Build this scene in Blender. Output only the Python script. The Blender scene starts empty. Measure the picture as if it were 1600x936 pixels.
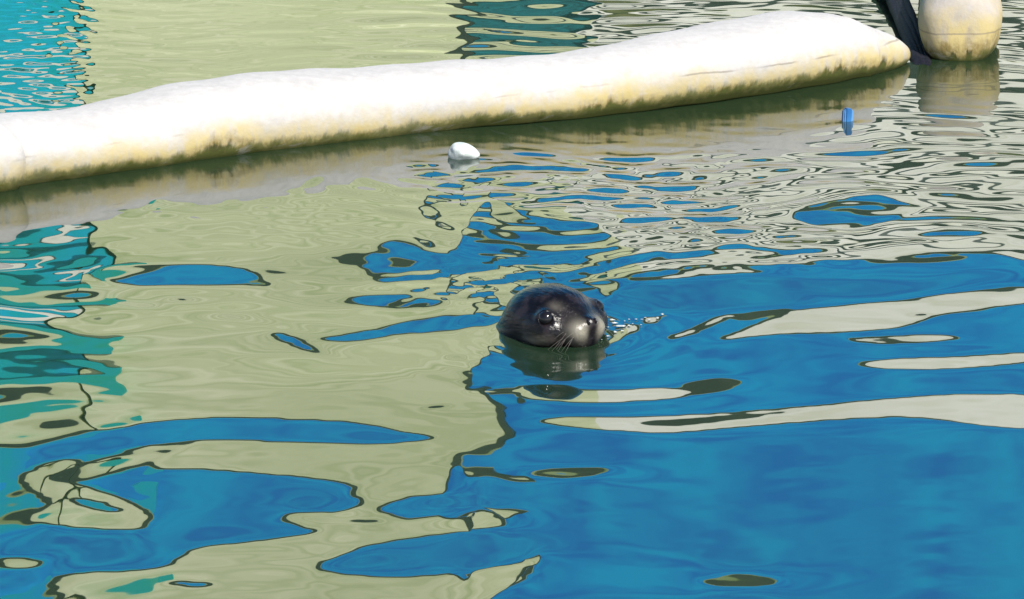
import bpy, bmesh, math, random
import numpy as np
R = math.radians
scene = bpy.context.scene
COL = scene.collection

# ------------------------------------------------------------------ camera
CAM_H, DEP, HFOV = 1.73, R(16.0), R(18.4)
cam_data = bpy.data.cameras.new('camera')
cam_data.sensor_width = 36.0
cam_data.lens = 18.0 / math.tan(HFOV / 2)
cam_data.clip_start, cam_data.clip_end = 0.1, 2000
cam = bpy.data.objects.new('camera', cam_data)
cam.location = (0, 0, CAM_H)
cam.rotation_euler = (math.pi / 2 - DEP, 0, 0)
COL.objects.link(cam)
scene.camera = cam

# ------------------------------------------------------------------ sky and sun
SUN_EL, SUN_AZ = R(50), R(145)          # azimuth clockwise from +Y (view direction): behind the viewer, to the right
world = bpy.data.worlds.new('World')
scene.world = world
world.use_nodes = True
wn = world.node_tree.nodes
sky = wn.new('ShaderNodeTexSky')
sky.sky_type = 'NISHITA'
sky.sun_disc = False
sky.sun_elevation = SUN_EL
sky.sun_rotation = SUN_AZ
wn['Background'].inputs['Strength'].default_value = 0.09
world.node_tree.links.new(sky.outputs[0], wn['Background'].inputs['Color'])
sd = bpy.data.lights.new('sun', 'SUN')
sd.energy, sd.angle, sd.color = 4.2, R(0.53), (1.0, 0.955, 0.88)
sun = bpy.data.objects.new('sun', sd)
sun.rotation_euler = (math.pi / 2 - SUN_EL, 0, math.pi - SUN_AZ)
sun.location = (6, -8, 12)
COL.objects.link(sun)
scene.view_settings.view_transform = 'Standard'
scene.view_settings.look = 'None'
scene.view_settings.gamma = 1
scene.view_settings.use_curve_mapping = False
scene.view_settings.exposure = 0.85
scene.cycles.use_denoising = True
scene.cycles.max_bounces = 6

# ------------------------------------------------------------------ projection helpers (used to survey the place from the photograph)
TX = math.tan(HFOV / 2)
TY = TX * 936 / 1600
cD, sD = math.cos(DEP), math.sin(DEP)
def rays(px, py):
    u = (np.asarray(px, float) - 800) / 800 * TX
    v = -(np.asarray(py, float) - 468) / 468 * TY
    return u, cD + v * sD, -sD + v * cD
def ground(px, py, z=0.0):
    dx, dy, dz = rays(px, py)
    t = (z - CAM_H) / dz
    return dx * t, dy * t
def project(x, y, z):
    zz = z - CAM_H
    f = y * cD - zz * sD
    v = y * sD + zz * cD
    return 800 + x / f / TX * 800, 468 - v / f / TY * 468
WALL_Y = 16.0
def wall_hit(px, py):
    """where the still-water reflection of a picture point meets the facade"""
    dx, dy, dz = rays(px, py)
    t = -CAM_H / dz
    t2 = (WALL_Y - dy * t) / dy
    return dx * (t + t2), -dz * t2
def wall_x(px, py=600):
    return float(wall_hit(px, py)[0])

# ------------------------------------------------------------------ object helpers
def tag(o, label=None, cat=None, group=None, kind=None):
    if label: o['label'] = label
    if cat: o['category'] = cat
    if group: o['group'] = group
    if kind: o['kind'] = kind
    return o
def link(name, me, parent=None, mats=()):
    o = bpy.data.objects.new(name, me)
    COL.objects.link(o)
    if parent is not None: o.parent = parent
    for m in mats: me.materials.append(m)
    return o
def empty(name, loc=(0, 0, 0)):
    o = bpy.data.objects.new(name, None)
    o.location = loc
    o.empty_display_size = 0.1
    COL.objects.link(o)
    return o
def mesh_np(name, V, F, smooth=True):
    V = np.asarray(V, np.float32); F = np.asarray(F, np.int32)
    me = bpy.data.meshes.new(name)
    n, k = F.shape
    me.vertices.add(len(V)); me.vertices.foreach_set('co', V.ravel())
    me.loops.add(n * k); me.loops.foreach_set('vertex_index', F.ravel())
    me.polygons.add(n)
    me.polygons.foreach_set('loop_start', np.arange(0, n * k, k, dtype=np.int32))
    me.update(calc_edges=True)
    if smooth: me.polygons.foreach_set('use_smooth', np.ones(n, bool))
    me.validate()
    return me
def box_mesh(name, x0, x1, y0, y1, z0, z1, bev=0.0):
    bm = bmesh.new()
    bmesh.ops.create_cube(bm, size=1)
    for v in bm.verts:
        v.co.x = x0 if v.co.x < 0 else x1
        v.co.y = y0 if v.co.y < 0 else y1
        v.co.z = z0 if v.co.z < 0 else z1
    if bev: bmesh.ops.bevel(bm, geom=bm.edges[:], offset=bev, segments=2, affect='EDGES')
    me = bpy.data.meshes.new(name)
    bm.to_mesh(me); bm.free()
    return me
def box(name, parent, mat, x0, x1, y0, y1, z0, z1, bev=0.0):
    return link(name, box_mesh(name, x0, x1, y0, y1, z0, z1, bev), parent, (mat,))
def tube_mesh(name, pts, radii, n=8):
    pts = [np.array(p, float) for p in pts]
    V, F = [], []
    for i, p in enumerate(pts):
        d = pts[min(i + 1, len(pts) - 1)] - pts[max(i - 1, 0)]
        d /= np.linalg.norm(d)
        a = np.cross(d, (0.13, 0.2, 1.0)); a /= np.linalg.norm(a)
        b = np.cross(d, a)
        r = radii[i] if hasattr(radii, '__len__') else radii
        for k in range(n):
            t = 2 * math.pi * k / n
            V.append(p + r * (math.cos(t) * a + math.sin(t) * b))
    for i in range(len(pts) - 1):
        for k in range(n):
            F.append((i * n + k, i * n + (k + 1) % n, (i + 1) * n + (k + 1) % n, (i + 1) * n + k))
    return mesh_np(name, V, F)
def sphere_mesh(name, rx, ry, rz, seg=24, rings=16):
    bm = bmesh.new()
    bmesh.ops.create_uvsphere(bm, u_segments=seg, v_segments=rings, radius=1)
    for v in bm.verts: v.co.x *= rx; v.co.y *= ry; v.co.z *= rz
    for f in bm.faces: f.smooth = True
    me = bpy.data.meshes.new(name); bm.to_mesh(me); bm.free()
    return me

# ------------------------------------------------------------------ materials
def new_mat(name, rough=0.6, spec=0.4):
    m = bpy.data.materials.new(name); m.use_nodes = True
    b = m.node_tree.nodes['Principled BSDF']
    b.inputs['Roughness'].default_value = rough
    b.inputs['Specular IOR Level'].default_value = spec
    return m, m.node_tree.nodes, m.node_tree.links, b
def noise_mat(name, c1, c2, scale=4.0, rough=0.6, stretch=(1, 1, 1), bump=0.0, detail=5, lo=0.35, hi=0.65, spec=0.4):
    m, N, L, b = new_mat(name, rough, spec)
    tc = N.new('ShaderNodeTexCoord'); mp = N.new('ShaderNodeMapping')
    mp.inputs['Scale'].default_value = stretch
    L.new(tc.outputs['Object'], mp.inputs['Vector'])
    nz = N.new('ShaderNodeTexNoise'); nz.inputs['Scale'].default_value = scale; nz.inputs['Detail'].default_value = detail
    L.new(mp.outputs[0], nz.inputs['Vector'])
    cr = N.new('ShaderNodeValToRGB')
    cr.color_ramp.elements[0].position = lo; cr.color_ramp.elements[1].position = hi
    cr.color_ramp.elements[0].color = (*c1, 1); cr.color_ramp.elements[1].color = (*c2, 1)
    L.new(nz.outputs['Fac'], cr.inputs[0]); L.new(cr.outputs[0], b.inputs['Base Color'])
    if bump:
        bp = N.new('ShaderNodeBump'); bp.inputs['Strength'].default_value = bump; bp.inputs['Distance'].default_value = 0.01
        L.new(nz.outputs['Fac'], bp.inputs['Height']); L.new(bp.outputs[0], b.inputs['Normal'])
    return m
M_TOWER = noise_mat('khaki_render', (0.46, 0.53, 0.26), (0.82, 0.83, 0.56), 1.5, 0.9, (0.5, 1, 8.0), detail=7, lo=.28, hi=.72)
M_PALE = noise_mat('pale_render', (0.74, 0.75, 0.60), (0.94, 0.94, 0.86), 2.2, 0.9, (0.5, 1, 2.2), detail=6)
M_DARK = noise_mat('dark_gutter', (0.010, 0.018, 0.014), (0.03, 0.045, 0.03), 3, 0.6)
M_OLIVE = noise_mat('olive_capping', (0.20, 0.28, 0.10), (0.34, 0.40, 0.18), 5, 0.8)
M_BLUE = noise_mat('sky_blue_backdrop', (0.004, 0.19, 0.62), (0.004, 0.38, 0.76), 2.0, 0.8, (1, 1, 1.6), detail=3, spec=0.1)
M_TEAL = noise_mat('teal_cladding', (0.004, 0.40, 0.42), (0.01, 0.44, 0.66), 1.6, 0.8, (2, 1, 1), detail=3, spec=0.1)
M_TEALBLUE = noise_mat('turquoise_backdrop', (0.004, 0.44, 0.50), (0.004, 0.36, 0.72), 1.8, 0.8, (1.5, 1, 1), detail=3, spec=0.1)
M_GREEN = noise_mat('green_cladding', (0.02, 0.40, 0.30), (0.01, 0.42, 0.48), 2.5, 0.8, (1, 1, 1), spec=0.1)
M_DOOR = noise_mat('dark_teal_door', (0.004, 0.07, 0.08), (0.01, 0.16, 0.18), 3, 0.4, (1, 1, 4))
M_BASE = noise_mat('dark_mirror_base', (0.03, 0.05, 0.02), (0.16, 0.17, 0.07), 4, 0.9, (1, 1, 2))
M_STRIP = [noise_mat('olive_strip', (0.14, 0.17, 0.07), (0.30, 0.32, 0.16), 5, 0.8), noise_mat('grey_strip', (0.04, 0.06, 0.06), (0.15, 0.17, 0.16), 5, 0.8), noise_mat('dark_strip', (0.015, 0.025, 0.02), (0.05, 0.07, 0.06), 5, 0.8)]
M_PAVE = noise_mat('paving', (0.30, 0.28, 0.24), (0.42, 0.40, 0.35), 3, 0.9)

# ------------------------------------------------------------------ the ground round the pool
PX0, PX1, PY0, PY1 = -11.0, 11.0, -1.2, 14.6
def frame_mesh():
    o = 400.0
    V = [(-o, -o, .12), (o, -o, .12), (o, o, .12), (-o, o, .12), (PX0, PY0, .12), (PX1, PY0, .12), (PX1, PY1, .12), (PX0, PY1, .12),
         (PX0, PY0, -.6), (PX1, PY0, -.6), (PX1, PY1, -.6), (PX0, PY1, -.6)]
    F = []
    for i in range(4):
        j = (i + 1) % 4
        F.append((i, j, 4 + j, 4 + i)); F.append((4 + i, 4 + j, 8 + j, 8 + i))
    return mesh_np('ground', V, F, False)
tag(link('ground', frame_mesh(), None, (M_PAVE,)), 'pale paving round the pool', None, None, 'structure')

# ------------------------------------------------------------------ buildings and added backdrops behind the far pool edge (seen mirrored in the water)
ROOF_T, ROOF_R = 3.66, 2.66
X_L = wall_x(150); X_T = wall_x(722)
t = empty('khaki_building', ((X_L + X_T) / 2, WALL_Y, 0))
def wbox(name, parent, mat, x0, x1, y0, y1, z0, z1, bev=0.0):
    l = parent.matrix_basis.translation
    return box(name, parent, mat, x0 - l.x, x1 - l.x, y0 - l.y, y1 - l.y, z0 - l.z, z1 - l.z, bev)
tag(t, 'khaki rendered building with dark gutter mirrored in the left half of the pool', 'building')
wbox('wall', t, M_TOWER, X_L, X_T, WALL_Y, WALL_Y + 0.5, 0.12, ROOF_T)
wbox('gutter', t, M_DARK, X_L - .02, X_T + .05, WALL_Y - .004, WALL_Y + .5, ROOF_T + .002, ROOF_T + .22)
wbox('roof_capping', t, M_OLIVE, X_L - .02, X_T + .05, WALL_Y - .007, WALL_Y + .5, ROOF_T + .222, ROOF_T + .26)
wbox('corner_trim', t, M_DARK, X_T + .002, X_T + .045, WALL_Y - .004, WALL_Y + .5, 0.12, ROOF_T)

t = empty('pale_wall', (4.0, WALL_Y, 0))
tag(t, 'low pale rendered wall mirrored in the ripples on the right', 'wall')
XD0, XD1 = X_T + .05, wall_x(925, 60)
wbox('wall', t, M_PALE, XD1, 11, WALL_Y, WALL_Y + .3, 0.12, ROOF_R)
wbox('lintel', t, M_TOWER, XD0, XD1, WALL_Y, WALL_Y + .3, 1.60, ROOF_R)
d = wbox('door', t, M_DOOR, XD0, XD1, WALL_Y + .08, WALL_Y + .2, 0.12, 1.60)
srg = random.Random(3)
zz = 1.30
while zz < 2.16:
    hgt = srg.uniform(.10, .17)
    wbox('strip', t, M_STRIP[srg.choice((1, 2, 2))], (X_T + .05 if zz > 1.62 else XD1 + .02), 11, WALL_Y - .012, WALL_Y - .002, zz, zz + hgt)  # dark strips added to streak the wall's mirror image in the ripples
    zz += hgt + srg.uniform(.18, .26)
wbox('dark_base', t, M_BASE, XD1 + .02, 11, WALL_Y - .05, WALL_Y - .002, 0.12, 1.12)  # added dark base, so tilted ripples mirror dark olive
wbox('gutter', t, M_DARK, X_T + .06, 11.02, WALL_Y - .004, WALL_Y + .3, ROOF_R + .002, ROOF_R + .22)
wbox('coping', t, M_OLIVE, X_T + .06, 11.02, WALL_Y - .007, WALL_Y + .3, ROOF_R + .222, ROOF_R + .26)

t = empty('teal_pavilion', (-6.0, WALL_Y, 0))
tag(t, 'teal pavilion with added pale bands mirrored at the left edge of the pool', 'building')
XE = X_L - .03
z0 = .12
for z1, mat, nm, pr in ((1.90, M_TEAL, 'wall', 0), (2.26, M_PALE, 'band', .01), (2.30, M_DARK, 'trim', .012), (2.56, M_TEAL, 'wall', 0), (2.64, M_PALE, 'band', .01), (2.66, M_DARK, 'trim', .012), (3.34, M_TEAL, 'wall', 0), (ROOF_T, M_TOWER, 'band', .01), (ROOF_T + .22, M_DARK, 'gutter', .012), (ROOF_T + .26, M_OLIVE, 'roof_capping', .014)):  # pale bands and trims added to streak the mirrored teal
    wbox(nm, t, mat, -11, XE, WALL_Y - pr, WALL_Y + .5, z0 + .002, z1)
    z0 = z1
wbox('green_tint_panel', t, M_GREEN, -5.2, wall_x(214), WALL_Y - .10, WALL_Y - .02, 2.99, 3.33)  # green panel added for the green patch mirrored at the left

t = empty('blue_backdrop', (0, WALL_Y + .9, 0))  # unseen upright added to give the water its sky blue reflection
tag(t, 'tall blue backdrop added in place of sky, mirrored as the deep blue of the pool', 'building')
wbox('wall', t, M_BLUE, -12, 12, WALL_Y + .9, WALL_Y + 1.4, 0.12, 8.6)
wbox('teal_backdrop', t, M_TEALBLUE, -12, X_L + .12, WALL_Y + .78, WALL_Y + .89, 0.12, 4.42)  # added sheet that turns the mirrored left side teal
wbox('roof', t, M_DARK, -12.2, 12.2, WALL_Y + .8, WALL_Y + 9, 8.602, 8.8)

# ------------------------------------------------------------------ the water: real waves on a height field
# slopes are surveyed as patches: B = faces that lean to mirror the pale walls, U = the blue backdrop, D = the dark gutter between them
UX = np.arange(-2.45, 2.45, .0095); UY = np.arange(4.0, 10.3, .0075)      # survey grid on the water plane
SX, SY = np.meshgrid(UX, UY)
GX, GY = project(SX, SY, 0.0)
HX, HZ = wall_hit(GX, GY)
BT, BR = .26, .26           # heights of the gutter strips
def facade(hx):
    return np.where(hx < X_T, ROOF_T, ROOF_R), np.where(hx < X_T, BT, BR)
CL = np.zeros(GX.shape, np.int8)     # 0 still, 1 B, 2 U, 3 D
def smooth_poly(p, it=2):
    P = np.array(p, float)
    for _ in range(it):
        Q = np.roll(P, -1, 0)
        P = np.stack([.75 * P + .25 * Q, .25 * P + .75 * Q], 1).reshape(-1, 2)
    return P
def paint(poly, c):
    P = smooth_poly(poly)
    w = (GX >= P[:, 0].min()) & (GX <= P[:, 0].max()) & (GY >= P[:, 1].min()) & (GY <= P[:, 1].max())
    gx, gy = GX[w], GY[w]
    m = np.zeros(gx.shape, bool)
    for (ax, ay), (bx, by) in zip(P, np.roll(P, -1, 0)):
        if ay != by: m ^= ((ay > gy) != (by > gy)) & (gx < (bx - ax) * (gy - ay) / (by - ay) + ax)
    v = CL[w]; v[m] = c; CL[w] = v
def B(poly, d=0): paint(poly, 1)
def U(poly, d=0): paint(poly, 2)
def D(poly, d=0): paint(poly, 3)

# khaki reflection: everything down to the wavy lower edge
B([(150, 300), (720, 300), (740, 330), (722, 400), (770, 430), (790, 520), (755, 552), (724, 570), (719, 650), (719, 720), (726, 768), (640, 772), (580, 770), (550, 750), (520, 745), (400, 735), (290, 728), (240, 732),
   (210, 660), (224, 620), (214, 560), (170, 510)], .25)
U([(140, 418), (250, 413), (360, 415), (400, 426), (436, 445), (380, 440), (250, 441), (140, 437)], .25)
U([(40, 700), (150, 668), (270, 654), (350, 648), (450, 650), (570, 655), (620, 668), (700, 679), (600, 686), (450, 685), (310, 681), (250, 690), (100, 712)], .4)
U([(190, 748), (260, 732), (400, 736), (520, 745), (548, 768), (520, 782), (442, 795), (455, 818), (400, 828), (300, 838), (265, 868), (240, 884), (120, 888), (60, 900), (60, 960), (0, 960), (0, 826), (80, 826), (200, 832), (242, 822), (236, 795), (190, 775), (130, 760)], .5)
# lower lobe
B([(78, 905), (100, 888), (250, 884), (282, 860), (312, 845), (370, 840), (450, 832), (520, 818), (650, 808), (730, 795), (745, 783), (772, 790), (790, 812), (780, 826), (700, 830), (600, 845), (530, 865), (498, 882), (530, 895), (650, 899), (780, 882), (832, 866), (842, 880), (825, 908), (780, 928), (750, 945), (740, 980), (60, 980), (95, 935)], .25)
U([(505, 884), (540, 864), (620, 846), (720, 832), (800, 834), (815, 866), (760, 886), (650, 897), (560, 896)], .45)
U([(250, 905), (290, 903), (335, 908), (330, 913), (280, 914)], .1)
# squiggle
B([(442, 797), (470, 788), (530, 794), (562, 786), (548, 752), (562, 748), (585, 772), (650, 772), (590, 786), (600, 798), (650, 812), (560, 816), (480, 822), (455, 808)], .2)
D([(465, 800), (500, 796), (560, 806), (610, 812), (560, 814), (500, 808)])
U([(592, 792), (620, 780), (690, 772), (735, 776), (700, 796), (630, 804)], .35)
# hook
B([(28, 748), (60, 722), (105, 712), (130, 718), (80, 740), (110, 750), (170, 768), (218, 783), (236, 808), (226, 826), (170, 826), (70, 820), (50, 808), (78, 790), (55, 766)], .2)
U([(100, 772), (150, 778), (190, 792), (180, 797), (130, 790)], .3)
D([(75, 744), (120, 724), (200, 700), (300, 681), (314, 684), (240, 720), (180, 735), (110, 752)])
B([(130, 732), (160, 715), (210, 708), (200, 722), (160, 733)], .12)
B([(142, 667), (200, 652), (268, 641), (262, 650), (210, 662), (160, 672)], .25)
# dark flecks and streaks in the khaki
for p in ([(422, 514), (450, 516), (512, 546), (480, 542), (440, 528)], [(490, 522), (560, 514), (620, 494), (700, 486), (780, 488), (776, 505), (680, 509), (600, 514), (540, 527)],
          [(540, 462), (580, 454), (650, 455), (715, 470), (620, 476)]):
    U(p, .35)
for p in ([(500, 396), (565, 408), (555, 415), (510, 405)], [(590, 328), (672, 345), (660, 350), (600, 336)], [(180, 465), (240, 468), (240, 476), (190, 474)], [(270, 458), (300, 460), (300, 467), (275, 466)],
          [(345, 484), (380, 490), (370, 496), (345, 490)], [(230, 318), (252, 314), (250, 328), (232, 330)], [(470, 290), (500, 278), (512, 284), (480, 300)], [(560, 280), (600, 296), (590, 300), (562, 288)],
          [(660, 628), (705, 624), (700, 632), (668, 634)], [(735, 604), (812, 600), (812, 611), (735, 612)], [(700, 550), (760, 545), (770, 552), (710, 556)]):
    D(p)
# blue beside the seal's wake
U([(568, 412), (588, 385), (632, 374), (660, 388), (676, 400), (712, 400), (722, 378), (742, 332), (772, 314), (800, 338), (940, 358), (965, 380), (900, 412), (800, 418), (700, 424), (600, 438), (574, 428)], .4)
# left edge
B([(0, 866), (50, 868), (70, 880), (30, 889), (0, 882)])
# right: pale water down to the wavy blue edge
B([(745, 200), (1600, 130), (1600, 398), (1480, 400), (1390, 406), (1300, 420), (1200, 438), (1090, 446), (960, 452), (930, 440), (960, 400), (940, 350), (800, 330), (760, 310)], .30)
U([(940, 455), (1090, 449), (1200, 441), (1300, 423), (1390, 408), (1480, 403), (1600, 401), (1600, 444), (1450, 461), (1330, 474), (1240, 484), (1190, 490), (1130, 490), (1040, 530), (950, 520)], .35)
U([(1222, 336), (1290, 320), (1370, 306), (1400, 317), (1462, 325), (1400, 341), (1330, 362), (1270, 356)], .4)
for p in ([(1036, 534), (1090, 508), (1142, 488), (1140, 498), (1090, 522)],
          [(1116, 535), (1160, 518), (1200, 500), (1240, 484), (1330, 474), (1450, 461), (1640, 442), (1640, 474), (1500, 486), (1450, 495), (1424, 511), (1300, 521), (1180, 527)],
          [(1316, 531), (1400, 524), (1494, 522), (1482, 533), (1400, 539), (1340, 538)],
          [(1342, 570), (1400, 559), (1480, 557), (1640, 546), (1640, 564), (1500, 576), (1380, 579)],
          [(804, 604), (830, 594), (900, 606), (1060, 602), (1084, 612), (1050, 624), (900, 627), (820, 622)],
          [(832, 655), (900, 647), (1000, 650), (1150, 645), (1300, 632), (1400, 621), (1500, 614), (1640, 613), (1640, 678), (1530, 672), (1450, 656), (1350, 656), (1200, 666), (1050, 680), (950, 674), (880, 666)],
          [(828, 574), (875, 572), (870, 578), (830, 580)]):
    B(p, .28)
B([(944, 532), (962, 516), (985, 508), (1036, 490), (1042, 495), (1004, 512), (982, 520), (960, 535)])
D([(985, 512), (1005, 503), (1010, 507), (990, 516)])
for p in ([(1130, 494), (1170, 488), (1250, 478), (1200, 498), (1160, 505)], [(1052, 598), (1140, 584), (1166, 604), (1080, 621)], [(990, 657), (1060, 654), (1260, 638), (1250, 645), (1080, 668), (1000, 668)],
          [(808, 737), (850, 726), (970, 727), (950, 743), (880, 750)], [(1076, 906), (1150, 888), (1234, 902), (1205, 919), (1120, 922)], [(1400, 492), (1460, 488), (1440, 496)], [(1420, 372), (1500, 355), (1560, 362), (1480, 384)]):
    D(p)

dep = np.arctan2(CAM_H, SY)
GAIN = 2 * (WALL_Y - SY) / np.cos(dep) ** 2          # facade height per unit of dh/dy
roof0, band0 = facade(HX)
f0 = np.where(HZ < roof0, 1, 2)
ed = np.clip(1 - np.maximum(np.abs(GX - 800) - 860, 0) / 120, 0, 1) * np.clip((GY + 90) / 60, 0, 1) * np.clip((1010 - GY) / 50, 0, 1)
NY, NX = 1024, 640
kx = 2 * np.pi * np.fft.fftfreq(NX, .0095)[None, :]; ky = 2 * np.pi * np.fft.fftfreq(NY, .0075)[:, None]
LAM = .03
den = ky ** 2 + LAM * kx ** 2 + .5 ** 2
soft = np.exp(-.5 * ((kx * .006) ** 2 + (ky * .0065) ** 2))
kxr = kx[:, :NX // 2 + 1].copy(); kxr[:, -1] = abs(kxr[:, -1])
G_ = (-1j * ky / den * soft)[:, :NX // 2 + 1]
def solve(st):
    h = np.fft.rfft2(st, (NY, NX)) * G_
    n0, n1 = st.shape
    return [np.fft.irfft2(q, (NY, NX))[:n0, :n1] for q in (h, 1j * ky * h, 1j * kxr * h)]
sa = np.zeros_like(SX); hxs = np.zeros_like(SX); st = sa
for it in range(170):
    rf, bd = roof0, band0
    z = HZ + GAIN * sa
    lo = np.where(CL == 1, np.where(HX < X_L, rf - .34, rf - 1.1), np.where(CL == 2, rf + bd + .20, np.where(CL == 3, rf - .02, HZ - .25)))
    hi = np.where(CL == 1, np.where((GY < 395) & (GX > 640), rf - .72 - .25 * np.clip((1350 - GX) / 150, 0, 1) * np.clip((GX - 660) / 80, 0, 1), rf - np.where(GY > 560, .30, .20)), np.where(CL == 2, np.maximum(rf + 2.2, HZ), np.where(CL == 3, rf + .12 * bd, HZ + .25)))
    n_ = (CL == 0) & ((GX > 235) | (GY > 700))
    lo = np.where(n_ & (f0 == 2), np.maximum(HZ - .9, rf + bd + .1), lo)
    hi = np.where(n_ & (f0 == 2), HZ + .5, hi)
    hi = np.where(n_ & (f0 == 1), np.minimum(hi, rf - .1), np.maximum(hi, lo))
    zt = np.clip(z, lo, hi)
    st = (sa + 1.5 * (zt - z) / GAIN) * ed
    h_s, sa, hxs = solve(st)

def cub(n, t0, dt, q):
    f = np.clip((q - t0) / dt, 0, n - 1.0001); i = f.astype(int); f = f - i
    w = np.stack([-.5 * f + f ** 2 - .5 * f ** 3, 1 - 2.5 * f ** 2 + 1.5 * f ** 3, .5 * f + 2 * f ** 2 - 1.5 * f ** 3, -.5 * f ** 2 + .5 * f ** 3])
    return np.stack([np.clip(i + k_, 0, n - 1) for k_ in (-1, 0, 1, 2)]), w
def resample(a, xq, yq):
    iy, wy = cub(a.shape[0], UY[0], .0075, yq)
    t_ = sum(a[iy[k_]] * wy[k_][:, None] for k_ in range(4))
    ix, wx = cub(a.shape[1], UX[0], .0095, xq)
    return sum(t_[:, ix[k_]] * wx[k_][None, :] for k_ in range(4))

xs = np.concatenate([np.linspace(PX0, -2.3, 40)[:-1], np.arange(-2.3, 2.3, 0.0055), np.linspace(2.3, PX1, 40)])
ys = [4.15]
while ys[-1] < 10.0: ys.append(ys[-1] + 0.0045 * (ys[-1] / 4.4) ** 1.25)
ys = np.concatenate([np.linspace(PY0, 4.15, 60)[:-1], ys, np.linspace(10.0, PY1, 60)[1:]])
WX, WY = np.meshgrid(xs, ys)
PXs, PYs = project(WX, WY, 0.0)
PXs = np.where(WY < 1.0, 800, PXs); PYs = np.where(WY < 1.0, 2000, PYs)
rng = np.random.default_rng(11)
def waves(n, lmin, lmax, spread, seed):
    """slope field (d/dy) and height of a random sea of n wave trains, unit rms slope"""
    g = np.random.default_rng(seed)
    h = np.zeros_like(WX)
    wx = WX + .05 * np.sin(WY * 3.1 + 1.3) ; wy = WY + .04 * np.sin(WX * 4.7) + .02 * np.sin(WX * 11 + WY * 5)
    for _ in range(n):
        lam = math.exp(g.uniform(math.log(lmin), math.log(lmax))); a = g.normal(0, spread)
        k = 2 * math.pi / lam
        h += (1 / k) * np.sin(k * (wx * math.sin(a) + wy * math.cos(a)) + g.uniform(0, 6.28)) 
    return h * math.sqrt(2 / n)
def blob(cx, cy, rx, ry, p=2):
    return np.exp(-(np.abs((PXs - cx) / rx) ** p + np.abs((PYs - cy) / ry) ** p))
below = np.clip((PYs - 150) / 60, 0, 1)
wake = np.clip(blob(960, 300, 260, 85, 4) + blob(720, 275, 90, 40, 4) + .55 * blob(1130, 400, 200, 45, 4) + .9 * blob(860, 425, 110, 28, 4) + 1.0 * blob(710, 440, 100, 26, 4), 0, 1)
mid = np.clip(blob(1400, 270, 300, 140, 4) * 1.0, 0, 1) * (1 - wake)
wake = wake * (1 - .85 * blob(835, 366, 110, 36, 4))
leftw = blob(70, 490, 150, 200, 4)
upper = np.clip((170 - PYs) / 60, 0, 1)
H = np.zeros_like(WX)
H += .022 * wake * waves(60, .03, .07, .8, 3) + .050 * wake * waves(40, .07, .17, .45, 4)
H += .022 * mid * waves(50, .07, .26, .35, 5)
H += (.022 - .010 * blob(120, 590, 120, 70, 4)) * leftw * waves(40, .15, .40, .6, 6) + .0035 * leftw * waves(30, .04, .10, .9, 8)
H += .0055 * (1 - .55 * np.clip((PYs - 450) / 150, 0, 1)) * waves(46, .09, .45, .45, 7)
H += .008 * upper * waves(40, .07, .25, .35, 9) + .045 * blob(800, 40, 230, 90, 4) * waves(30, .10, .34, .4, 10) + .05 * blob(70, 80, 80, 110, 4) * waves(40, .04, .10, 1.1, 12)
H += .004 * waves(26, .035, .09, .5, 13) * (.25 + .75 * np.clip((450 - PYs) / 200, 0, 1))
# rings spreading from the seal's snout and from the float
def ring(px, py, lam, amp, r0, r1):
    cx, cy = ground(px, py)
    r = np.hypot(WX - cx, WY - cy)
    env = np.clip((r - r0) / .04, 0, 1) * np.exp(-np.clip(r - r0, 0, None) / r1)
    return amp / (2 * math.pi / lam) * np.sin(2 * math.pi * r / lam) * env
H += ring(740, 262, .085, .05, .04, .30) + ring(900, 330, .11, .05, .05, .35) * np.clip((460 - PYs) / 60, 0, 1)
H += .045 * blob(730, 440, 110, 24, 4) * waves(40, .04, .10, .9, 17)
H += ring(880, 520, .055, .15, .075, .07)
inx = np.clip((2.45 - np.abs(xs)) / .2, 0, 1)[None, :] * np.clip((ys - 4.0) / .1, 0, 1)[:, None] * np.clip((10.2 - ys) / .2, 0, 1)[:, None]
H += resample(h_s, xs, ys) * inx
V = np.stack([WX, WY, H], -1).reshape(-1, 3)
nx, ny = len(xs), len(ys)
idx = np.arange(nx * ny).reshape(ny, nx)
F = np.stack([idx[:-1, :-1], idx[:-1, 1:], idx[1:, 1:], idx[1:, :-1]], -1).reshape(-1, 4)
m, N, L, b = new_mat('pool_water', 0.015, 0.5)
b.inputs['Base Color'].default_value = (0.010, 0.024, 0.012, 1)
b.inputs['IOR'].default_value = 2.4
M_WATER = m
water = tag(link('water', mesh_np('water', V, F), None, (M_WATER,)), 'rippled blue pool water mirroring khaki walls', None, None, 'structure')

def water_z(x, y):
    i = int(np.clip(np.searchsorted(xs, x), 1, nx - 1)); j = int(np.clip(np.searchsorted(ys, y), 1, ny - 1))
    return float(H[j, i])

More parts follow.
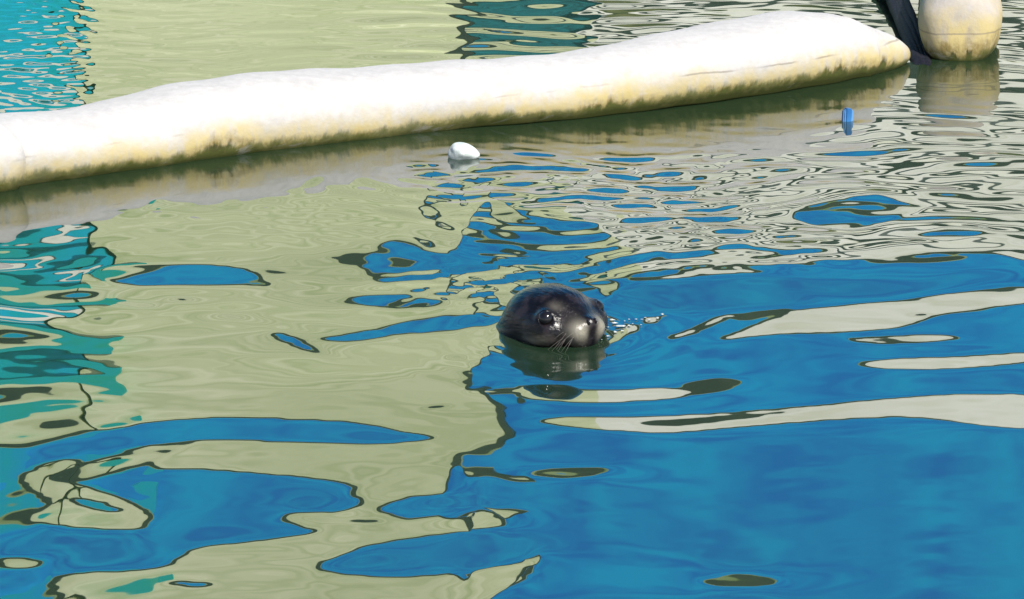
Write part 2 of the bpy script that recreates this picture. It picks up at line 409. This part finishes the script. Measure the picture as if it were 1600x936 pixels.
# ------------------------------------------------------------------ concrete kerbs
def kerb_material(name, white, zs):
    m, N, L, b = new_mat(name, 0.85, 0.25)
    geo = N.new('ShaderNodeNewGeometry'); sep = N.new('ShaderNodeSeparateXYZ')
    L.new(geo.outputs['Position'], sep.inputs[0])
    def noise(sc, det, st=(1, 1, 1)):
        mp = N.new('ShaderNodeMapping'); mp.inputs['Scale'].default_value = st
        L.new(geo.outputs['Position'], mp.inputs['Vector'])
        n = N.new('ShaderNodeTexNoise'); n.inputs['Scale'].default_value = sc; n.inputs['Detail'].default_value = det; n.inputs['Roughness'].default_value = .65
        L.new(mp.outputs[0], n.inputs['Vector']); return n.outputs['Fac']
    def math_(op, a, c):
        n = N.new('ShaderNodeMath'); n.operation = op
        for i, v in enumerate((a, c)):
            if isinstance(v, (int, float)): n.inputs[i].default_value = v
            else: L.new(v, n.inputs[i])
        return n.outputs[0]
    def ramp(f, lo, hi):
        n = N.new('ShaderNodeMapRange'); n.inputs['From Min'].default_value = lo; n.inputs['From Max'].default_value = hi
        n.interpolation_type = 'SMOOTHSTEP'
        L.new(f, n.inputs['Value']); return n.outputs[0]
    def mix(f, c1, c2):
        n = N.new('ShaderNodeMix'); n.data_type = 'RGBA'
        L.new(f, n.inputs['Factor'])
        for k, c in (('A', c1), ('B', c2)):
            s = [i for i in n.inputs if i.name == k and i.type == 'RGBA'][0]
            if isinstance(c, tuple): s.default_value = (*c, 1)
            else: L.new(c, s)
        return [o for o in n.outputs if o.type == 'RGBA'][0]
    z = sep.outputs['Z']
    big = noise(5, 4); fine = noise(45, 6); streak = noise(30, 4, (1, 1, .25))
    zn = math_('ADD', z, math_('MULTIPLY', math_('SUBTRACT', big, .5), .13 * zs))
    zn = math_('ADD', zn, math_('MULTIPLY', math_('SUBTRACT', streak, .5), .07 * zs))
    c = mix(ramp(fine, .3, .7), tuple(x * .88 for x in white), white)
    c = mix(math_('MULTIPLY', ramp(noise(11, 5, (.6, 1.4, 1.4)), .48, .72), .5), c, tuple(x * .72 for x in white))
    f1 = ramp(zn, .085 * zs, .035 * zs)
    c = mix(math_('MULTIPLY', f1, ramp(streak, .2, .62)), c, (0.42, 0.34, 0.15))
    tl = math_('MULTIPLY', ramp(math_('ABSOLUTE', math_('SUBTRACT', math_('ADD', z, math_('MULTIPLY', big, .02)), .085), 0), .0035, .001), ramp(noise(2.3, 3), .48, .56))
    c = mix(math_('MULTIPLY', tl, .6), c, (0.16, 0.14, 0.11))       # old tide line
    f2 = ramp(zn, .040 * zs, .008 * zs)
    c = mix(math_('MULTIPLY', f2, ramp(fine, .25, .6)), c, (0.20, 0.15, 0.05))
    f3 = ramp(zn, .020, .002)
    c = mix(f3, c, (0.045, 0.045, 0.015))
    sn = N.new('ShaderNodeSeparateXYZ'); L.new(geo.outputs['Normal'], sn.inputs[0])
    c = mix(math_('MULTIPLY', ramp(math_('ADD', sn.outputs['Z'], math_('MULTIPLY', math_('SUBTRACT', streak, .5), .8)), -.20, -.50), .8), c, (0.09, 0.10, 0.02))      # olive slime and underside shade, put into the colour of down-facing parts
    # hairline stains along the top
    st = noise(7, 5, (.3, 3, 3))
    c = mix(math_('MULTIPLY', ramp(st, .60, .72), .35), c, (0.45, 0.42, 0.40))
    L.new(c, b.inputs['Base Color'])
    bp = N.new('ShaderNodeBump'); bp.inputs['Strength'].default_value = .5; bp.inputs['Distance'].default_value = .004
    L.new(fine, bp.inputs['Height']); L.new(bp.outputs[0], b.inputs['Normal'])
    return m
M_KERB = kerb_material('stained_white_concrete', (0.42, 0.405, 0.39), 1.15)
M_POST = kerb_material('stained_grey_concrete', (0.36, 0.33, 0.30), 2.2)

top_c = [(-900, 470), (-400, 300), (-150, 215), (0, 178), (90, 176), (170, 167), (250, 146), (330, 128), (450, 114), (600, 104), (700, 95), (820, 92), (900, 84), (1000, 68), (1100, 50), (1200, 29), (1260, 18), (1300, 15), (1350, 24), (1385, 42), (1408, 64), (1419, 82)]
bot_c = [(-900, 640), (-400, 420), (-150, 330), (0, 293), (100, 279), (200, 264), (330, 245), (460, 229), (600, 212), (700, 200), (820, 187), (1000, 166), (1100, 153), (1200, 139), (1280, 127), (1340, 116), (1390, 104), (1408, 95), (1419, 86)]
def curve(c, x):
    c = np.array(c, float)
    y = np.interp(x, c[:, 0], c[:, 1])
    return y
stx = np.concatenate([np.linspace(-880, 0, 40)[:-1], np.linspace(0, 1340, 170)[:-1], np.linspace(1340, 1417.5, 26)])
tp = curve(top_c, stx); bt = curve(bot_c, stx)
ker = np.exp(-.5 * (np.arange(-4, 5) / 2.0) ** 2); ker /= ker.sum()
def sm(a):
    b_ = np.pad(a, 4, mode='reflect', reflect_type='odd'); return np.convolve(b_, ker, 'valid')
tp, bt = sm(tp), sm(bt)
NR = 56
th = np.linspace(0, 2 * np.pi, NR, endpoint=False)
# cross-section: rounded, broader than high, sitting a little into the water
ce, se = np.cos(th), np.sin(th)
sec_n = np.sign(ce) * np.abs(ce) ** .85      # across (away from the viewer positive)
sec_z = np.sign(se) * np.abs(se) ** .9
k = np.full(len(stx), .11); off = np.zeros(len(stx))
bx, by = ground(stx, bt)
ux, uy = np.gradient(bx), np.gradient(by)
l = np.hypot(ux, uy); nxv, nyv = -uy / l, ux / l
for it in range(40):
    cz = .40 * k
    X = bx[:, None] + nxv[:, None] * (off + k)[:, None] + nxv[:, None] * sec_n * k[:, None]
    Y = by[:, None] + nyv[:, None] * (off + k)[:, None] + nyv[:, None] * sec_n * k[:, None]
    Z = cz[:, None] + sec_z * (.64 * k)[:, None]
    _, py = project(X, Y, Z)
    py = np.where(Z < -0.001, np.nan, py)
    ptop = np.nanmin(py, 1); pbot = np.nanmax(py, 1)
    k *= np.clip((bt - tp) / (pbot - ptop), .7, 1.4) ** .7
    mpp = np.hypot(bx, by) * 2 * TX / 1600 / math.sin(R(13))
    off += (pbot - bt) * mpp * .5
g = np.random.default_rng(4)
V = np.stack([X, Y, Z], -1)
# uneven, hand-trowelled surface
s1 = sum(np.sin(X * a + Y * b2 + Z * c2 + p) for a, b2, c2, p in [(9, 4, 17, .3), (17, -6, 23, 1.9), (31, 12, -19, 4.0), (6, 3, 40, 2.2)])
nrm = np.stack([nxv[:, None] * sec_n, nyv[:, None] * sec_n, sec_z * np.ones_like(X)], -1)
V = V + nrm * (s1 * .0014)[..., None]
ns = len(stx)
V = V.reshape(-1, 3)
ii = np.arange(ns * NR).reshape(ns, NR)
F = np.stack([ii[:-1], np.roll(ii[:-1], -1, 1), np.roll(ii[1:], -1, 1), ii[1:]], -1).reshape(-1, 4)
tag(link('concrete_kerb', mesh_np('concrete_kerb', V, F), None, (M_KERB,)), 'long white rounded concrete kerb stained ochre along the waterline', 'kerb')

# second kerb end: runs away from the viewer, blunt rounded end towards us
def post_mesh():
    ex, ey = ground(1503, 97)
    wd = (1568 - 1437) / 2 * math.hypot(ex, ey) * 2 * TX / 1600 * 1.02
    V, ns2, n = [], 46, 48
    for i in range(ns2):
        s = i / (ns2 - 1)
        if i < 18:
            a = (i / 17) * math.pi / 2
            yy, sc = wd * 1.0 * (1 - math.cos(a)), max(math.sin(a), 1e-6) ** .5
        else:
            yy, sc = wd * 1.0 + (i - 17) / 28 * 1.3, 1.0
        for q in range(n):
            t_ = 2 * math.pi * q / n
            c_, s_ = math.cos(t_), math.sin(t_)
            hx = wd * sc * math.copysign(abs(c_) ** .95, c_)
            zz = .085 + .12 * sc * math.copysign(abs(s_) ** .9, s_)
            wob = 1 + .02 * math.sin(3 * t_ + 5 * yy) + .015 * math.sin(7 * t_ - 9 * yy)
            V.append((ex + hx * wob + .13 * max(0, yy - .05), ey + yy + .012 * math.sin(9 * zz), zz * (1 + .02 * math.sin(5 * t_))))
    F = []
    for i in range(ns2 - 1):
        for q in range(n): F.append((i * n + q, i * n + (q + 1) % n, (i + 1) * n + (q + 1) % n, (i + 1) * n + q))
    return mesh_np('concrete_block', V, F)
tag(link('concrete_block', post_mesh(), None, (M_POST,)), 'cream rounded concrete block stained tan beside the tip of the long kerb', 'block')

# dark strap lying in the gap between kerb and block
M_RUBBER = noise_mat('black_rubber', (0.003, 0.004, 0.008), (0.012, 0.012, 0.018), 60, 0.7, bump=.2, spec=.15)
st = empty('black_strap', (*[float(v) for v in ground(1440, 95)], 0))
tag(st, 'black rubber strap running down the gap between kerb tip and cream block', 'strap')
rg = random.Random(5)
for q in range(4):
    pts = []
    for i in range(15):
        s = i / 14
        px = 1352 + q * 11 + s * (86 - q * 6) + 2.5 * math.sin(s * 5 + q)
        pyy = -70 + s * (160 + 3 * q)
        x, y = ground(px, pyy + 14, 0.0)
        z = .075 * (1 - s) ** .6 - .022 + .006 * math.sin(s * 9 + q)
        pts.append((float(x) - st.location.x, float(y) - st.location.y, z))
    link('strap_fold', tube_mesh('strap_fold', pts, [.0145 + .001 * math.sin(i * 2.1 + q) for i in range(15)], 8), st, (M_RUBBER,))

# ------------------------------------------------------------------ floats
M_WHITE = noise_mat('white_foam', (0.38, 0.43, 0.41), (0.56, 0.58, 0.56), 60, 0.7, bump=.3)
x, y = ground(721, 251)
bm = bmesh.new()
bmesh.ops.create_icosphere(bm, subdivisions=4, radius=1)
for v in bm.verts:
    c = v.co
    r = 1 + .05 * math.sin(3 * c.x + 4 * c.z) + .04 * math.sin(5 * c.y - 3 * c.z + 1)
    c *= r
    c.x *= .031 * (1 + .25 * max(0, c.x) * (1 - c.z)); c.y *= .029; c.z *= .024
for f in bm.faces: f.smooth = True
me = bpy.data.meshes.new('foam_ball'); bm.to_mesh(me); bm.free()
o = link('foam_ball', me, None, (M_WHITE,)); o.location = (float(x), float(y) + .02, water_z(float(x), float(y)) + .012)
tag(o, 'small white foam ball floating just in front of the kerb', 'ball')

M_BLUEP = noise_mat('blue_plastic', (0.01, 0.09, 0.26), (0.02, 0.13, 0.33), 30, 0.35)
M_CLEAR = noise_mat('pale_blue_plastic', (0.05, 0.17, 0.38), (0.10, 0.24, 0.45), 30, 0.4)
x, y = ground(1324, 184)
fl = empty('plastic_float', (float(x), float(y), water_z(float(x), float(y))))
fl.rotation_euler = (R(-6), R(4), R(12))
tag(fl, 'tiny blue plastic float standing upright in the water below the kerb end', 'float')
def cyl(name, parent, mat, r, z0, z1, cx=0, n=20, rt=None):
    bm = bmesh.new()
    bmesh.ops.create_cone(bm, cap_ends=True, segments=n, radius1=r, radius2=rt or r, depth=z1 - z0)
    for v in bm.verts: v.co.z += (z0 + z1) / 2; v.co.x += cx
    bmesh.ops.bevel(bm, geom=[e for e in bm.edges if len(e.link_faces) == 2 and e.calc_face_angle() > 1], offset=.0015, segments=2, affect='EDGES')
    for f in bm.faces: f.smooth = len(f.verts) == 4
    me = bpy.data.meshes.new(name); bm.to_mesh(me); bm.free()
    return link(name, me, parent, (mat,))
box('body', fl, M_CLEAR, -.013, .013, -.009, .009, -.02, .029, .003)
box('stripe', fl, M_BLUEP, -.0075, .0075, -.0115, .0115, -.022, .032, .002)

# ------------------------------------------------------------------ the seal
def surface_nets(sdf, lo, hi, h):
    n = [int((hi[i] - lo[i]) / h) + 2 for i in range(3)]
    ax = [lo[i] + h * np.arange(n[i]) for i in range(3)]
    G = np.stack(np.meshgrid(*ax, indexing='ij'), -1)
    D_ = sdf(G[..., 0], G[..., 1], G[..., 2])
    neg = D_ < 0
    cs = np.zeros([i - 1 for i in n], int)
    P = np.zeros([i - 1 for i in n] + [3]); C = np.zeros([i - 1 for i in n])
    sl = lambda o: tuple(slice(o[i], n[i] - 1 + o[i]) for i in range(3))
    offs = [(a, b, c) for a in (0, 1) for b in (0, 1) for c in (0, 1)]
    for o_ in offs: cs += neg[sl(o_)]
    act = (cs > 0) & (cs < 8)
    for o_ in offs:
        for ax_ in range(3):
            if o_[ax_] == 0:
                q = list(o_); q[ax_] = 1
                a, b_ = D_[sl(o_)], D_[sl(q)]
                cr = (a < 0) != (b_ < 0)
                t_ = np.where(cr, a / np.where(cr, a - b_, 1), 0)
                pt = np.zeros(P.shape) + np.array(o_, float)
                pt[..., ax_] += t_
                P += pt * cr[..., None]; C += cr
    ids = -np.ones(act.shape, int); ids[act] = np.arange(act.sum())
    base = np.stack(np.meshgrid(*[np.arange(i - 1) for i in n], indexing='ij'), -1)
    V_ = (base + P / np.maximum(C, 1)[..., None])[act] * h + np.array(lo)
    Fs = []
    for ax_ in range(3):
        b1, b2_ = (ax_ + 1) % 3, (ax_ + 2) % 3
        s0 = [slice(1, n[i] - 1) for i in range(3)]; s0[ax_] = slice(0, n[ax_] - 1)
        s1_ = list(s0); s1_[ax_] = slice(1, n[ax_])
        a, b_ = neg[tuple(s0)], neg[tuple(s1_)]
        w = np.argwhere(a != b_)
        org = np.array([s.start for s in s0])
        w0 = w + org
        fl_ = a[tuple(w.T)]
        e1 = np.zeros(3, int); e1[b1] = 1
        e2 = np.zeros(3, int); e2[b2_] = 1
        q = [ids[tuple((w0 - d_).T)] for d_ in (e1 + e2, e2, 0 * e1, e1)]
        f = np.stack(q, 1)
        f[~fl_] = f[~fl_][:, ::-1]
        Fs.append(f)
    return V_, np.concatenate(Fs)
def smin(a, b_, k_):
    h_ = np.clip(.5 + .5 * (b_ - a) / k_, 0, 1)
    return b_ * (1 - h_) + a * h_ - k_ * h_ * (1 - h_)
def ell(x, y, z, c, r):
    k0 = np.sqrt(((x - c[0]) / r[0]) ** 2 + ((y - c[1]) / r[1]) ** 2 + ((z - c[2]) / r[2]) ** 2)
    return (k0 - 1) * min(r)
def cone_cap(x, y, z, a, b_, ra, rb):
    a, b_ = np.array(a), np.array(b_); ba = b_ - a
    t_ = np.clip(((x - a[0]) * ba[0] + (y - a[1]) * ba[1] + (z - a[2]) * ba[2]) / (ba @ ba), 0, 1)
    return np.sqrt((x - a[0] - t_ * ba[0]) ** 2 + (y - a[1] - t_ * ba[1]) ** 2 + (z - a[2] - t_ * ba[2]) ** 2) - (ra + (rb - ra) * t_)
def seal_sdf(x, y, z, bare=False):
    d = ell(x, y, z, (-.008, 0, -.010), (.086, .080, .066))
    d = smin(d, ell(x, y, z, (.042, 0, .000), (.052, .055, .044)), .03)
    d = smin(d, ell(x, y, z, (.080, 0, -.020), (.044, .040, .032)), .025)
    for s in (-1, 1):
        d = smin(d, ell(x, y, z, (.102, s * .020, -.024), (.027, .025, .023)), .010)
        d = smin(d, ell(x, y, z, (.052, s * .060, -.022), (.040, .026, .030)), .025)
    d = smin(d, ell(x, y, z, (.121, 0, -.010), (.014, .016, .012)), .010)
    d = smin(d, ell(x, y, z, (.085, 0, -.050), (.034, .028, .018)), .018)             # chin
    if bare: return d
    for e in EYE:                                                                     # lids, then the eye openings
        d = smin(d, np.sqrt((x - e[0]) ** 2 + (y - e[1]) ** 2 + (z - e[2]) ** 2) - .0165, .012)
        n_ = np.array(e) - np.array((.0, 0, -.01)); n_ /= np.linalg.norm(n_)
        c_ = np.array(e) + n_ * .0125
        d = -smin(-d, np.sqrt((x - c_[0]) ** 2 + (y - c_[1]) ** 2 + (z - c_[2]) ** 2) - .0125, .004)
    for s in (-1, 1):                                                                 # nostrils and mouth line
        n_ = ell(x, y, z, (.133, s * .0085, -.006), (.008, .0032, .0062))
        d = -smin(-d, n_, .002)
        ea = ell(x, y, z, (-.022, s * .0775, .004), (.006, .006, .005))
        d = -smin(-d, ea, .003)
    d = smin(d, cone_cap(x, y, z, (-.02, 0, -.03), (-.20, 0, -.19), .070, .11), .03)
    d = smin(d, cone_cap(x, y, z, (-.20, 0, -.19), (-.46, 0, -.23), .115, .14), .05)
    d = smin(d, cone_cap(x, y, z, (-.46, 0, -.23), (-.84, 0, -.27), .135, .05), .05)
    for s in (-1, 1):
        d = smin(d, ell(x, y, z, (-.27, s * .17, -.21), (.05, .09, .014)), .03)
        d = smin(d, ell(x, y, z, (-.92, s * .05, -.26), (.11, .04, .014)), .03)
    return d
EYE = []
for s in (-1, 1):                     # eyes seated in the surface of the head
    d0 = np.array((.056, s * .050, .0045)); d0 /= np.linalg.norm(d0)
    ts = np.linspace(.03, .12, 400)
    sv = seal_sdf(ts * d0[0], ts * d0[1], ts * d0[2], True)
    EYE.append(tuple(d0 * (ts[np.argmin(np.abs(sv))] - .0095)))
SV, SF = surface_nets(seal_sdf, (-1.06, -.30, -.42), (.17, .30, .10), .0046)
# tangential relaxation of the grid steps
me = mesh_np('body', SV, SF)
YAW, PITCH = R(-52), R(-9)
m, N, L, b = new_mat('wet_seal_fur', 0.27, 0.30)
at = N.new('ShaderNodeAttribute'); at.attribute_name = 'coat'
tc = N.new('ShaderNodeTexCoord')
nz = N.new('ShaderNodeTexNoise'); nz.inputs['Scale'].default_value = 42; nz.inputs['Detail'].default_value = 4
L.new(tc.outputs['Object'], nz.inputs['Vector'])
cr = N.new('ShaderNodeValToRGB'); cr.color_ramp.elements[0].position = .46; cr.color_ramp.elements[1].position = .66
cr.color_ramp.elements[0].color = (.0015, .001, .0018, 1); cr.color_ramp.elements[1].color = (.016, .012, .014, 1)
L.new(nz.outputs['Fac'], cr.inputs[0])
mx = N.new('ShaderNodeMix'); mx.data_type = 'RGBA'
L.new(at.outputs['Fac'], mx.inputs['Factor'])
L.new(cr.outputs[0], [i for i in mx.inputs if i.name == 'A' and i.type == 'RGBA'][0])
[i for i in mx.inputs if i.name == 'B' and i.type == 'RGBA'][0].default_value = (.30, .28, .22, 1)
L.new([o_ for o_ in mx.outputs if o_.type == 'RGBA'][0], b.inputs['Base Color'])
n2 = N.new('ShaderNodeTexNoise'); n2.inputs['Scale'].default_value = 150; n2.inputs['Detail'].default_value = 6
mp = N.new('ShaderNodeMapping'); mp.inputs['Scale'].default_value = (.18, 1, 1)
L.new(tc.outputs['Object'], mp.inputs['Vector']); L.new(mp.outputs[0], n2.inputs['Vector'])
bp = N.new('ShaderNodeBump'); bp.inputs['Strength'].default_value = .6; bp.inputs['Distance'].default_value = .003
L.new(n2.outputs['Fac'], bp.inputs['Height']); L.new(bp.outputs[0], b.inputs['Normal'])
b.inputs['Coat Weight'].default_value = .05; b.inputs['Coat Roughness'].default_value = .18
M_FUR = m
x_, y_, z_ = SV.T
ay = np.abs(y_)
pale = np.exp(-(((x_ - .118) / .022) ** 2 + ((ay - .024) / .018) ** 2 + ((z_ + .022) / .018) ** 2)) * .85
pale += .45 * np.exp(-(((x_ - .050) / .030) ** 2 + ((ay - .075) / .022) ** 2 + ((z_ + .032) / .009) ** 2))
pale += .16 * np.exp(-(((x_ - .075) / .018) ** 2 + ((ay - .040) / .012) ** 2 + ((z_ - .026) / .009) ** 2))
pale += .5 * np.clip((-.05 - z_) / .05, 0, 1)
pale *= 1 - np.exp(-(((ay) / .011) ** 4)) * np.clip((x_ - .10) / .02, 0, 1)
a = me.attributes.new('coat', 'FLOAT', 'POINT'); a.data.foreach_set('value', np.clip(pale, 0, 1).astype(np.float32))
hx, hy = ground(858, 490, .033)
seal = empty('seal', (float(hx), float(hy), .033))
seal.rotation_euler = (0, PITCH, YAW)
tag(seal, 'dark wet seal swimming with only its head above the water', 'seal')
body = link('body', me, seal, (M_FUR,))
sm_ = body.modifiers.new('relax', 'SMOOTH'); sm_.factor = .5; sm_.iterations = 3
m, N, L, b = new_mat('seal_eye', 0.10, 0.6); b.inputs['Base Color'].default_value = (.004, .003, .003, 1); M_EYE = m
m, N, L, b = new_mat('seal_nose', 0.3, 0.5); b.inputs['Base Color'].default_value = (.006, .005, .006, 1); M_NOSE = m
m, N, L, b = new_mat('whisker', 0.4, 0.5); b.inputs['Base Color'].default_value = (.10, .09, .08, 1); M_WHISK = m
for e in EYE:
    o = link('eye', sphere_mesh('eye', .0158, .0158, .0158), seal, (M_EYE,)); o.location = e
for s in (-1, 1):
    o = link('nostril', sphere_mesh('nostril', .006, .0030, .0060, 16, 10), seal, (M_NOSE,)); o.location = (.1285, s * .0085, -.007)
mouth = [(.124 - .0022 * abs(i) ** 1.25, i * .0068, -.040 + .0005 * i * i) for i in range(-5, 6)]
link('mouth', tube_mesh('mouth', mouth, .0018, 6), seal, (M_NOSE,))
rg = random.Random(8)
for s in (-1, 1):
    for q in range(9):
        p0 = np.array((.108 + rg.uniform(-.012, .010), s * (.034 + rg.uniform(-.004, .008)), -.022 + rg.uniform(-.012, .008)))
        dr = np.array((rg.uniform(-.5, .7), s * 1.0, rg.uniform(-.7, .35))); dr /= np.linalg.norm(dr)
        ln = rg.uniform(.03, .055)
        pts = [p0 + dr * ln * t_ + np.array((-.35, 0, -.35)) * ln * t_ * t_ for t_ in np.linspace(0, 1, 6)]
        link('whisker', tube_mesh('whisker', pts, [.0005, .00045, .0004, .0003, .0002, .0001], 4), seal, (M_WHISK,))

# foam and droplets thrown up beside the snout
m, N, L, b = new_mat('water_foam', 0.2, 0.6); b.inputs['Base Color'].default_value = (.36, .39, .38, 1); M_FOAM = m
bm = bmesh.new()
rg = random.Random(21)
def fleck(px, py, r, z=0.004, st=(1.6, 1, .7)):
    x, y = ground(px, py)
    x, y = float(x), float(y)
    q = bmesh.ops.create_icosphere(bm, subdivisions=2, radius=1)
    ph = rg.uniform(0, 6)
    for v in q['verts']:
        c = v.co; w = 1 + .25 * math.sin(4 * c.x + ph) + .2 * math.sin(5 * c.y - ph)
        v.co = (x + c.x * r * st[0] * w, y + c.y * r * st[1] * w * 1.6, water_z(x, y) + z + c.z * r * st[2] * w)
for px, py, r in [(1036, 493, .004), (1026, 498, .0045), (1016, 502, .004), (1004, 502, .003), (1000, 509, .004), (990, 505, .0025), (984, 508, .0045), (976, 504, .003), (968, 512, .005), (960, 519, .005), (955, 503, .004),
                  (950, 526, .004), (962, 508, .004), (972, 518, .0035), (940, 531, .003), (948, 512, .003), (1010, 497, .002), (993, 499, .002), (981, 500, .002)]:
    fleck(px + rg.uniform(-2, 2), py + rg.uniform(-2, 2), r * rg.uniform(.25, .6), .002, (rg.uniform(1.2, 3), 1, .6))
for f in bm.faces: f.smooth = True
me = bpy.data.meshes.new('foam_flecks'); bm.to_mesh(me); bm.free()
tag(link('foam_flecks', me, None, (M_FOAM,)), 'white foam flecks and droplets beside the snout of the seal', 'foam', None, 'stuff')
